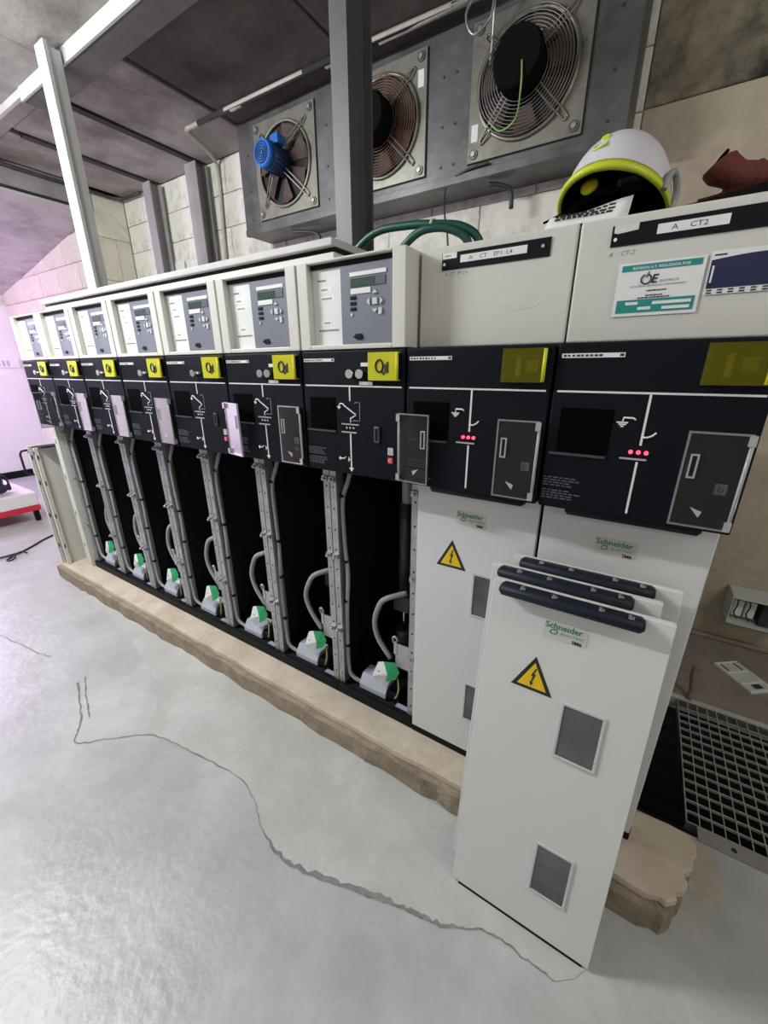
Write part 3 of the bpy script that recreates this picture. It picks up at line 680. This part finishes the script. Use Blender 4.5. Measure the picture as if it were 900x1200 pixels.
# ------------------------------------------------------------------ paper notices on the right-hand control box
t = tag(MB().box(3.088, 3.232, .0625, .0635, 1.42, 1.517).build('maintenance_notice', label_w), 'white and teal maintenance notice with OE logo', 'notice')
y = .0622
MB().box(3.094,3.226,y-.0003,y+.0006,1.502,1.513).build('top_band', teal, t)
MB().box(3.094,3.226,y-.0003,y+.0006,1.426,1.450).build('bottom_band', teal, t)
m_ = MB(); text(m_, 'REVISION A.T. REALIZADA POR', 3.160, y-.0006, 1.5045, .0068, 'CENTER', bold=.0001); m_.build('band_lettering', label_w, t)
m_ = MB(); m_.tube([(3.139+.0085*math.cos(a), y-.0004, 1.486+.0085*math.sin(a)) for a in [PI*.62+1.76*PI*i/16 for i in range(17)]], .0014, 5)
text(m_, 'E', 3.1475, y-.0006, 1.4785, .021, bold=.0005, shear=.15); m_.tube([(3.139,y-.0004,1.489),(3.142,y-.0004,1.499)], .001, 5)
text(m_, 'ELECTRICOS', 3.162, y-.0006, 1.479, .0056, shear=.2); m_.build('logo', ink, t)
m_ = MB(); text(m_, 'INSTALACION, REPARACION Y MANTENIMIENTO', 3.160, y-.0006, 1.4725, .0042, 'CENTER')
for zz, a, b in ((1.464,3.143,3.177),(1.4555,3.143,3.172),(1.4515,3.13,3.185)):
    x = a
    while x < b: l = random.uniform(.002,.006); m_.box(x, x+l, y-.0005, y, zz, zz+.0022); x += l+.0012
m_.build('small_print', ink, t)
for xa, xb, zz in ((3.11,3.132,1.4405),(3.157,3.221,1.4395),(3.133,3.156,1.4305),(3.175,3.22,1.4295)): MB().box(xa,xb,y-.0007,y,zz,zz+.0055).build('form_field', label_w, t)
t = tag(MB().box(3.237, 3.37, .0625, .0632, 1.449, 1.521).build('blue_leaflet', label_w), 'dark blue leaflet with white lower strip at the right edge', 'leaflet')
m_ = MB().prism([(3.2395,1.459),(3.368,1.459)]+[(3.368-.1285*i/12, 1.5055+.007*math.sin(PI*(1-i/12*.95)*.8)) for i in range(13)], .0619, .0627); m_.build('blue_field', navyblue, t)
m_ = MB()
for i in range(8):
    for zz in (1.4505,1.4548): m_.box(3.2415+.0162*i,3.2495+.0162*i,.0619,.0624,zz,zz+.0024)
m_.build('month_print', ink, t)
MB().box(3.2425,3.2455,.0613,.0618,1.469,1.497).build('side_lettering', label_w, t)
MB().box(3.2420,3.2600,.0619,.0624,1.513,1.5155).build('header_print', navyblue, t)

# ------------------------------------------------------------------ removed cover panels leaning in front
def loose_cover(loc, lean, label, front_bits=True, yaw=0.):
    t = empty('removed_cabinet_cover', loc, (lean, 0, yaw)); tag(t, label, 'panel', 'removed cover panels leaning on the row')
    m_ = MB().box(0, .375, 0, .003, .012, .985).box(0,.003,.003,.022,.012,.985).box(.372,.375,.003,.022,.012,.985).box(.003,.372,.003,.022,.982,.985).box(.003,.372,.003,.022,.012,.015)
    m_.build('sheet', cream_w, t, bevel=.0015)
    MB().box(.02,.36,.002,.018,0,.0115).build('bottom_strip', black, t)
    cover_handle(t, .022, .322, .974, 0)
    for x in (.07,.14,.235,.29): MB().box(x,x+.006,-.03,-.012,.986,.9895).box(x+.006,x+.011,-.028,-.016,.986,.988).build('handle_clip', galv, t)
    if front_bits:
        brand(t, .132, .879, 0)
        sight_window(t, .206, .288, .58, .72, 0); sight_window(t, .210, .290, .152, .30, 0)
        my, mk = MB(), MB(); warning(my, mk, .127, .724, .098, 0); mk.build('warning_border', ink, t); my.build('warning_sign', yellow_s, t)
    return t
loose_cover((2.942, -.231, FZ+.001), -.134, 'front cover panel of the leaning stack, with yellow warning triangle and two windows')
loose_cover((2.918, -.172, FZ+.012), -.134, 'middle cover panel of the leaning stack, only its top and handle showing', False)
loose_cover((2.956, -.112, FZ+.020), -.136, 'rearmost cover panel of the leaning stack, against the closed cubicles', False)
# pair standing on edge at the left end
for i, (x, y0, hh, lab) in enumerate(((-.205, -.005, .86, 'cream cover panel standing at the left end, nearer the cubicles'), (-.262, -.02, .87, 'cream cover panel standing at the left end, outer one with black handle'))):
    t = empty('stored_panel', (x, y0, PT), (0, -.012, 0)); tag(t, lab, 'panel', 'cover panels stored at the left end')
    MB().box(-.024,-.021,0,.37,0,hh).box(-.021,.002,0,.003,0,hh).box(-.021,.0,.367,.37,0,hh).box(-.021,0,.003,.367,hh-.003,hh).build('sheet', cream, t, bevel=.001)
    MB().box(-.003,0,.003,.02,0,hh-.003).build('flange', cream, t)
    m_ = MB()
    for zz in (.13,.36,.60,.78): m_.box(.0001,.0008,.006,.014,zz,zz+.03)
    m_.box(-.018,-.004,-.0012,.0002,hh-.045,hh-.02); m_.build('slot_holes', ink, t)
    MB().box(-.021,.03,.19,.2,.27,.285).build('stiffener', cream, t)
    if i == 1:
        m_ = MB().tube([(-.018,.004,.845),(-.026,-.03,.84),(-.03,-.04,.82),(-.03,-.04,.70),(-.026,-.03,.68),(-.018,.004,.675)], .007, 8); m_.build('handle', handle_m, t)
    else:
        MB().box(-.02,.06,.02,.30,hh+.0005,hh+.012).build('handle', handle_m, t, bevel=.004)

# ------------------------------------------------------------------ ventilation box and fans
bx = MB()
X0, X1, YF, ZB = .47, 2.90, 1.40, 2.245
vb = tag(bx.box(X0, X1, YF, YB-.005, ZB, CZ-.002).build('ventilation_box', steel_md, bevel=.003), 'long galvanised sheet metal box on the back wall carrying three fans', 'duct')
MB().box(X0-.004, X1+.004, YF-.004, YF+.03, ZB-.004, ZB+.035).build('bottom_trim', steel_md, vb, bevel=.002)
for x in (.56, 1.26, 1.36, 2.03, 2.10, 2.82):
    for z in (2.33, 2.5, 2.7): MB().cyl((x,YF,z),(x,YF-.005,z),.006,8).build('rivet', steel_dk, vb)
def ring_plate(mb, cx, cz, half, r, y0, y1, n=48):
    outer, inner = [], []
    for i in range(n):
        a = 2*PI*i/n+PI/4*0; c, s = math.cos(a), math.sin(a); m = max(abs(c), abs(s))
        outer.append((cx+half*c/m, cz+half*s/m)); inner.append((cx+r*c, cz+r*s))
    q = [(x,y0,z) for x,z in outer]+[(x,y0,z) for x,z in inner]+[(x,y1,z) for x,z in outer]+[(x,y1,z) for x,z in inner]
    fs = []
    for i in range(n):
        j = (i+1)%n
        fs += [(i,j,n+j,n+i),(n+i,n+j,3*n+j,3*n+i),(2*n+i,3*n+i,3*n+j,2*n+j),(i,2*n+i,2*n+j,j)]
    mb._add(q, fs)
def fan(cx, label, kind):
    cz, half, r = 2.575, .268, .222
    t = empty('axial_fan', (cx, YF, cz)); tag(t, label, 'fan', 'wall fans on the ventilation box')
    m_ = MB(); ring_plate(m_, 0, 0, half, r, -.014, -.001); m_.build('plate', zinc_plate, t, bevel=.002)
    MB().box(-half-.004, half+.004, -.0008, .0, -half-.004, half+.004).build('gasket', joist_m, t)
    m_ = MB(); m_.tube([((r+.002)*math.cos(2*PI*i/40), -.02, (r+.002)*math.sin(2*PI*i/40)) for i in range(40)], .009, 6, closed=True); m_.build('inlet_ring', zinc_plate, t)
    MB().cyl((0,-.0015,0),(0,-.003,0),r-.001,40).build('duct_opening', joist_m, t)
    for i in range(7):
        a = 2*PI*i/7+.3; m_ = MB(); q = []
        for rr, wd in ((.06,.25),(.13,.27),(.205,.30)):
            for sg, yy in ((-1,-.010),(0,-.020),(1,-.034)): q.append((rr*math.cos(a+sg*wd), yy, rr*math.sin(a+sg*wd)))
        m_._add(q, [(0,1,4,3),(1,2,5,4),(3,4,7,6),(4,5,8,7)], True); m_.build('blade', blade_m, t)
    mm_ = blue_mo if kind == 1 else motor_k
    ln = .175 if kind == 1 else .15; mr = .072 if kind == 1 else .104
    m_ = MB().cyl((0,-.02,0),(0,-ln,0),mr,24)
    for i in range(18):
        a = 2*PI*i/18; m_.box(mr*math.cos(a)-.003,mr*math.cos(a)+.003,-ln+.02,-.05,mr*math.sin(a)-.003,mr*math.sin(a)+.003)
    m_.build('motor', mat('motor_dark_blue',(.012,.035,.10),.5) if kind == 1 else motor_k, t)
    m_ = MB().cyl((0,-ln-.001,0),(0,-ln-.035,0),mr*1.06,24,r2=mr*.95); cap = m_.build('motor_cowl', mm_, t)
    if kind == 1:
        m_ = MB()
        for i in range(4): m_.tube([((.014+.013*i)*math.cos(2*PI*k/20),-ln-.037,(.014+.013*i)*math.sin(2*PI*k/20)) for k in range(20)], .003, 5, closed=True)
        m_.build('cowl_grille', joist_m, t)
        MB().box(.02,.085,-.15,-.08,.055,.105).build('terminal_box', blue_mo, t, bevel=.008)
    else:
        m_ = MB()
        rad = [.108+.0125*i for i in range(10)]
        for rr in rad:
            yy = -.05-.03*max(0,(.225-rr)/.14); m_.tube([(rr*math.cos(2*PI*k/32), yy, rr*math.sin(2*PI*k/32)) for k in range(32)], .0019, 4, closed=True)
        m_.build('guard_ring', rust if kind == 2 else wire_b, t)
        if kind == 3: m_ = MB().tube(curve_pts([(.03,-.19,-.03),(.035,-.19,-.12),(0,-.12,-.19),(-.08,-.09,-.205),(-.14,-.08,-.15)],5), .004, 6); m_.build('lead_wire', mat('wire_green_yellow',(.25,.42,.12),.5), t)
    for sx, sz in ((1,1),(1,-1),(-1,1),(-1,-1)):
        m_ = MB(); a = Vector((sx*.186,-.022,sz*.186)); b = Vector((sx*.06,-.075,sz*.06))
        s = Vector((sz,0,-sx)).normalized()*.012*(1 if sx*sz>0 else 1)
        m_.tube(curve_pts([b+s, a+s*.9, a+Vector((sx*.012,0,sz*.012)), a-s*.9, b-s],4), .004, 6); m_.build('stay', wire_b, t)
        m_ = MB().cyl((sx*.235,-.0145,sz*.235),(sx*.235,-.020,sz*.235),.022,14); m_.build('corner_stud', mat('stud_dark',(.16,.15,.14),.4,metal=.6), t)
        MB().cyl((sx*.235,-.0205,sz*.235),(sx*.235,-.027,sz*.235),.011,8).build('bolt', galv, t)
    if kind != 1:
        sx = 1 if kind == 2 else -1; sz = 1 if kind == 2 else -1
        MB().box(sx*.235-.017,sx*.235+.017,-.0155,-.0142,sz*.235-.12 if sz>0 else sz*.235+.05,sz*.235-.05 if sz>0 else sz*.235+.12).build('rating_label', label_w, t)
    return t
fan(.91, 'left wall fan without guard, with a blue motor', 1)
fan(1.672, 'middle wall fan with rusty ring guard, half hidden by the dark post', 2)
fan(2.452, 'right wall fan with wire ring guard, above the helmet', 3)
o = MB().tube(curve_pts([(.87,1.46,2.226),(.95,1.48,2.220),(1.05,1.52,2.20),(1.06,1.53,2.12)],4), .012, 6).build('pipe_hook', steel_dk); tag(o, 'short black hook under the box below the blue fan', 'hook')
o = MB().tube(curve_pts([(2.28,1.46,2.226),(2.33,1.48,2.220),(2.38,1.52,2.20),(2.39,1.53,2.12)],4), .012, 6).build('pipe_hook', steel_dk); tag(o, 'short black hook under the box left of the helmet', 'hook')
o = MB().tube(curve_pts([(2.05,1.55,1.5),(2.044,1.5,2.0),(2.025,1.48,2.15),(2.06,1.42,2.25),(2.18,1.39,2.285),(2.3,1.385,2.29)],5), .006, 6).build('hanging_wire', steel_dk); tag(o, 'thin dark wire looping up to the ventilation box behind the green cable', 'wire')
o = MB().tube(curve_pts([(2.25,1.27,2.95-.06),(2.20,1.25,2.80),(2.24,1.25,2.72),(2.31,1.26,2.76),(2.32,1.27,2.84),(2.30,1.33,2.72),(2.28,1.37,2.66)],5), .006, 6).build('wire_loop', galv); tag(o, 'loose loop of cable hanging over the right fan corner', 'wire')

# ------------------------------------------------------------------ green cables on top
for i, (dz, col, lab) in enumerate(((0, 0, 'green cable arching over the control box, uppermost strand'), (-.022, 1, 'green cable arching over the control box, lower strand'))):
    pts = [(2.13,.36,1.615),(2.20,.35,1.70+dz),(2.30,.35,1.755+dz),(2.42,.35,1.757+dz),(2.52,.35,1.745+dz),(2.61,.36,1.728+dz),(2.66,.38,1.69+dz),(2.67,.40,1.615)] if i == 0 else [(2.36,.33,1.63),(2.42,.33,1.69),(2.47,.33,1.722),(2.52,.33,1.73),(2.58,.34,1.722),(2.63,.36,1.69),(2.645,.37,1.615)]
    o = MB().tube(curve_pts(pts,6), .0125, 10).build('green_cable', cable_gr); tag(o, lab, 'cable', 'green cables on top of the row')
    if i == 0:
        MB().tube(curve_pts([(2.1295,.36,1.612),(2.16,.355,1.66),(2.20,.35,1.702)],4), .0135, 10).build('bare_end', cable_g, o)
        MB().cyl((2.512,.35,1.748),(2.520,.35,1.7465),.0145,10).build('tie', mat('tie_tan',(.5,.42,.25),.6), o)

# ------------------------------------------------------------------ helmet, sheet, gloves on top of the right end
t = empty('safety_helmet', (3.03, .30, 1.672), (math.radians(-21), math.radians(-3), math.radians(-16))); tag(t, 'white safety helmet with lime green brim on top of the cabinet', 'helmet')
def dome(mb, rx, ry, rz, n=36, rings=12, z0=0., flip=False):
    q = []; fs = []
    for i in range(rings+1):
        a = (PI/2)*(i/rings); c, s = math.cos(a)**.85 if i < rings else 0., math.sin(a)
        if i == rings: q.append((0,0,z0+rz)); break
        for j in range(n):
            tt = 2*PI*j/n; q.append((rx*c*math.cos(tt), ry*c*math.sin(tt), z0+rz*s))
    for i in range(rings-1):
        for j in range(n): fs.append((i*n+j,i*n+(j+1)%n,(i+1)*n+(j+1)%n,(i+1)*n+j))
    tp = len(q)-1
    for j in range(n): fs.append(((rings-1)*n+j,(rings-1)*n+(j+1)%n,tp))
    if flip: fs = [tuple(reversed(f)) for f in fs]
    mb._add(q, fs, True)
m_ = MB(); dome(m_, .115, .145, .158); m_.build('shell', helmet_w, t)
m_ = MB(); dome(m_, .109, .139, .148, flip=True); m_.build('liner', black_cl, t)
m_ = MB()
rim = [(.114*math.cos(a), .145*math.sin(a)-(.012*max(0,-math.sin(a))), .002-.006*max(0,-math.sin(a))) for a in [2*PI*i/48 for i in range(48)]]
q = []
for (x,yv,z) in rim:
    k = 1.0; q += [(x*.965,yv*.965,z-.004),(x*1.03,yv*1.045,z-.006),(x*1.035,yv*1.05,z+.004),(x*1.0,yv*1.0,z+.017)]
n = len(rim); m_._add(q, [(4*i+a,4*((i+1)%n)+a,4*((i+1)%n)+(a+1)%4,4*i+(a+1)%4) for i in range(n) for a in range(4)], True); m_.build('brim', lime, t)
m_ = MB().ell((-.03,-.085,.022),(.02,.012,.017)); m_.build('adjuster_knob', knob_y, t)
m_ = MB().tube(curve_pts([(-.085,-.05,-.002),(-.05,-.07,.004),(0,-.075,.006),(.05,-.07,.004),(.085,-.05,-.002)],5), .009, 6); m_.build('headband', black_cl, t)
m_ = MB(); zf = [( -.012,-.128,.052),(.012,-.128,.052),(.012,-.098,.095),(-.012,-.098,.095)]
m_.tube([Vector(v)+Vector((0,-.010,.008)) for v in zf], .0028, 6, closed=True); m_.cyl((0,-.110,.088),(0,-.124,.094),.009,12); m_.build('lamp_clip', lime, t)
m_ = MB().tube(curve_pts([(.116,-.035,-.006),(.121,-.03,.03),(.12,0,.05),(.121,.03,.03),(.116,.035,-.006)],5), .007, 8); m_.build('ear_clip', mat('clip_grey',(.30,.31,.30),.5), t)
m_ = MB().tube(curve_pts([(-.10,-.06,-.002),(-.115,-.08,-.025),(-.118,-.10,-.044)],4), .003, 6); m_.build('chin_strap', black_cl, t)
m_ = MB().tube(curve_pts([(.08,-.08,.0),(.075,-.11,-.02),(.062,-.13,-.036)],4), .007, 6); m_.build('chin_strap', black_cl, t)
# crumpled printed sheet lying under the brim
m_ = MB(); q = []; NX, NY = 8, 5
for j in range(NY):
    for i in range(NX):
        u, v = i/(NX-1), j/(NY-1); q.append((2.925+.16*u, .08+.05*v, 1.607+.044*v*(.75+.25*u)+.004*math.sin(5*u+3*v)*v))
m_._add(q, [(j*NX+i,j*NX+i+1,(j+1)*NX+i+1,(j+1)*NX+i) for j in range(NY-1) for i in range(NX-1)], True)
o = m_.build('printed_sheet', label_w); so = o.modifiers.new('solid','SOLIDIFY'); so.thickness = .0008; tag(o, 'white printed sheet tucked under the helmet brim', 'paper')
m_ = MB()
for r_ in range(3):
    x = 2.94
    while x < 3.05:
        l = random.uniform(.006,.014); v = .42+.2*r_; u = (x-2.925)/.16
        zz = 1.608+.044*v*(.75+.25*u)+.004*math.sin(5*u+3*v)*v; yy = .079+.05*v
        m_._add([(x,yy,zz),(x+l,yy,zz),(x+l,yy+.004,zz+.0046),(x,yy+.004,zz+.0046)],[(0,1,2,3)]); x += l+.003
m_.build('print', ink, o)
m_ = MB().ell((2.925,.24,1.619),(.035,.05,.012)).ell((3.02,.30,1.619),(.12,.10,.012)).ell((3.11,.25,1.618),(.04,.05,.012)).ell((3.135,.24,1.618),(.03,.05,.011)); o = m_.build('blue_cloth', blue_cl); remesh(o, .006); tag(o, 'dark blue cloth lying under the helmet', 'cloth')
m_ = MB().tube([(3.165,.20,1.622),(3.20,.21,1.626),(3.26,.22,1.632),(3.33,.24,1.64),(3.40,.25,1.645)],.02,10,rs=[.017,.019,.024,.03,.03]).ell((3.164,.20,1.622),(.018,.02,.016)).ell((3.30,.24,1.634),(.06,.05,.03)).ell((3.36,.25,1.64),(.05,.06,.036)).tube([(3.18,.235,1.62),(3.26,.25,1.63),(3.33,.26,1.635)],.016,8).tube([(3.2,.275,1.62),(3.28,.28,1.63),(3.33,.27,1.635)],.016,8)
o = m_.build('work_glove', black_cl); remesh(o, .005); tag(o, 'black work glove lying at the right end of the cabinet top', 'glove')
m_ = MB().tube([(3.225,.33,1.742),(3.232,.33,1.732),(3.262,.325,1.713),(3.295,.32,1.703),(3.35,.32,1.69)],.03,14,rs=[.034,.033,.026,.027,.026]).tube([(3.292,.335,1.705),(3.298,.335,1.728),(3.301,.335,1.738)],.01,8,rs=[.012,.009,.006]).ell((3.36,.32,1.685),(.045,.03,.026)).tube([(3.30,.33,1.69),(3.25,.33,1.672),(3.20,.325,1.668)],.014,8,rs=[.018,.016,.013])
o = m_.build('work_glove', red_g); remesh(o, .004, 2); tag(o, 'red work glove with open cuff on top of the black glove', 'glove')
MB().cyl((3.2215,.33,1.7445),(3.2245,.33,1.7425),.026,16).build('cuff_opening', black_cl, o)

# ------------------------------------------------------------------ right corner: grating, plate, wall box
t = empty('floor_grating', (3.56, .36, FZ)); tag(t, 'galvanised bar grating over the trench at the right', 'grating')
gx, gy = .74, .635
MB().box(-.004,gx,-.004,.0,-.035,0).box(-.004,gx,gy,gy+.004,-.035,0).box(-.004,0,0,gy,-.035,0).box(gx,gx+.004,-.004,gy+.004,-.035,0).build('frame', galv, t)
bar_m = mat('grating_bar', (.50,.50,.49), .45, metal=.4)
n_ = 14; me = MB().box(0,gx,-.0015,.0015,-.012,-.001).mesh('bearing_bar'); me.materials.append(bar_m)
for i in range(1, n_):
    o = bpy.data.objects.new('bearing_bar', me); COL.objects.link(o); o.parent = t; o.location = (0, gy*i/n_, 0)
n_ = 21; me = MB().box(-.0012,.0012,0,gy,-.006,-.0005).mesh('cross_bar'); me.materials.append(bar_m)
for i in range(1, n_):
    o = bpy.data.objects.new('cross_bar', me); COL.objects.link(o); o.parent = t; o.location = (gx*i/n_, 0, 0)
o = MB().box(3.585, 4.34, .300, .352, FZ, FZ+.004).box(3.585, 4.34, .352, .356, FZ-.04, FZ+.004).build('edge_angle', mat('angle_grey',(.33,.33,.33),.5,metal=.3,var=.2,vscale=10)); tag(o, 'grey steel angle along the front edge of the grating', 'angle')
m_ = MB()
for x in (3.68, 3.95): m_.cyl((x,.325,FZ+.0041),(x,.325,FZ+.005),.008,10)
m_.build('bolt_hole', ink, o)
t = empty('cover_plate', (3.838, 1.332, FZ), (0, 0, math.radians(-52))); tag(t, 'pale green plastic cover plate lying on the floor behind the grating', 'plate')
MB().box(-.105,.105,-.065,.065,.0005,.012).build('plate_base', plate_w, t, bevel=.002)
m_ = MB()
for a in ((-.1,.1,-.062,-.057),(-.1,.1,.057,.062),(-.1,-.095,-.057,.057),(.095,.1,-.057,.057),(-.03,-.026,-.057,.057),(.045,.049,-.057,.057)): m_.box(a[0],a[1],a[2],a[3],.012,.017)
m_.build('plate_rib', label_w, t)
MB().box(.06,.085,-.02,.02,.0121,.016).box(-.09,-.04,-.04,-.033,.0121,.014).box(-.09,-.04,.033,.04,.0121,.014).build('plate_slot', steel_dk, t)
t = empty('wall_box', (3.745, 1.50, .045)); tag(t, 'open white socket box on the wall low at the right', 'box')
MB().box(0,.006,0,.147,0,.16).box(.006,.26,0,.147,0,.006).box(.006,.26,0,.147,.154,.16).box(.254,.26,0,.147,.006,.154).box(.006,.254,.14,.147,.006,.154).build('housing', plate_w, t, bevel=.002)
for i in range(2): MB().box(.02+.05*i,.062+.05*i,.05,.139,.03,.12).build('module', label_w, t, bevel=.003)
m_ = MB()
for i in range(3): m_.tube(curve_pts([(.03+.05*i,.06,.15),(.035+.05*i,.04,.1),(.03+.05*i,.045,.05),(.05+.05*i,.05,.012)],4), .003, 5)
m_.build('wire', ink, t)
MB().box(.13,.25,.03,.138,.01,.13).build('terminal_block', steel_dk, t, bevel=.004)
MB().box(-.004,.264,-.012,.0,.154,.165).build('rim', plate_w, t)
o = MB().tube(curve_pts([(3.60,1.02,FZ+.001),(3.605,1.04,FZ+.05),(3.595,1.05,FZ+.12),(3.60,1.06,FZ+.16)],4), .012, 8).build('pipe_stub', mat('stub_brown',(.22,.17,.13),.7)); tag(o, 'short brown pipe stub beside the grating corner', 'pipe')

# ------------------------------------------------------------------ violet bay on the left: platform, bag, floor cable
t = empty('low_platform', (-2.4, -.25, FZ)); tag(t, 'low white platform with red lower edge in the violet lit bay', 'platform')
MB().box(-.5,.5,-.75,.65,.166,.30).build('top', pink_slab, t, bevel=.01)
MB().box(-.498,.502,-.752,.652,.113,.165).build('edge_rail', red_m, t, bevel=.003)
for sx in (-.47,.47):
    for sy in (-.70,.61): MB().box(sx-.02,sx+.02,sy-.02,sy+.02,0,.1125).build('leg', black, t)
MB().box(.5005,.503,.18,.30,.235,.239).build('pull_slot', mat('slot_pink',(.35,.12,.15),.6), t)
m_ = MB().ell((-2.12,.10,.29),(.14,.13,.13)).ell((-2.10,.06,.40),(.10,.10,.11)).ell((-2.0,.16,.225),(.07,.06,.05)).tube(curve_pts([(-2.1,.15,.42),(-2.02,.22,.34),(-2.0,.24,.24),(-2.01,.24,.185)],5),.014,8)
o = m_.build('backpack', bag_m); remesh(o, .015); tag(o, 'dark backpack sitting on the low platform at the left edge', 'bag')
for i, (lab, pts) in enumerate((('black cable trailing across the floor beyond the row', [(-1.30,.26,.008),(-1.24,.16,.008),(-1.165,.071,.008),(-1.10,-.02,.008),(-1.085,-.08,.008),(-1.10,-.20,.008),(-1.15,-.35,.008),(-1.3,-.7,.008),(-1.25,-1.3,.008),(-1.6,-2.0,.008)]), ('shorter black cable with loose end on the floor beyond the row', [(-1.02,-.02,.007),(-1.06,-.05,.022),(-1.05,-.10,.007),(-1.0,-.16,.007),(-.96,-.15,.007),(-.98,-.11,.02),(-1.04,-.17,.022),(-1.12,-.3,.007)]))):
    o = MB().tube(curve_pts([(x,y_,FZ+z) for x,y_,z in pts],6), .008 if i == 0 else .006, 8).build('floor_cable', cable_k); tag(o, lab, 'cable', 'cables on the floor beyond the row')
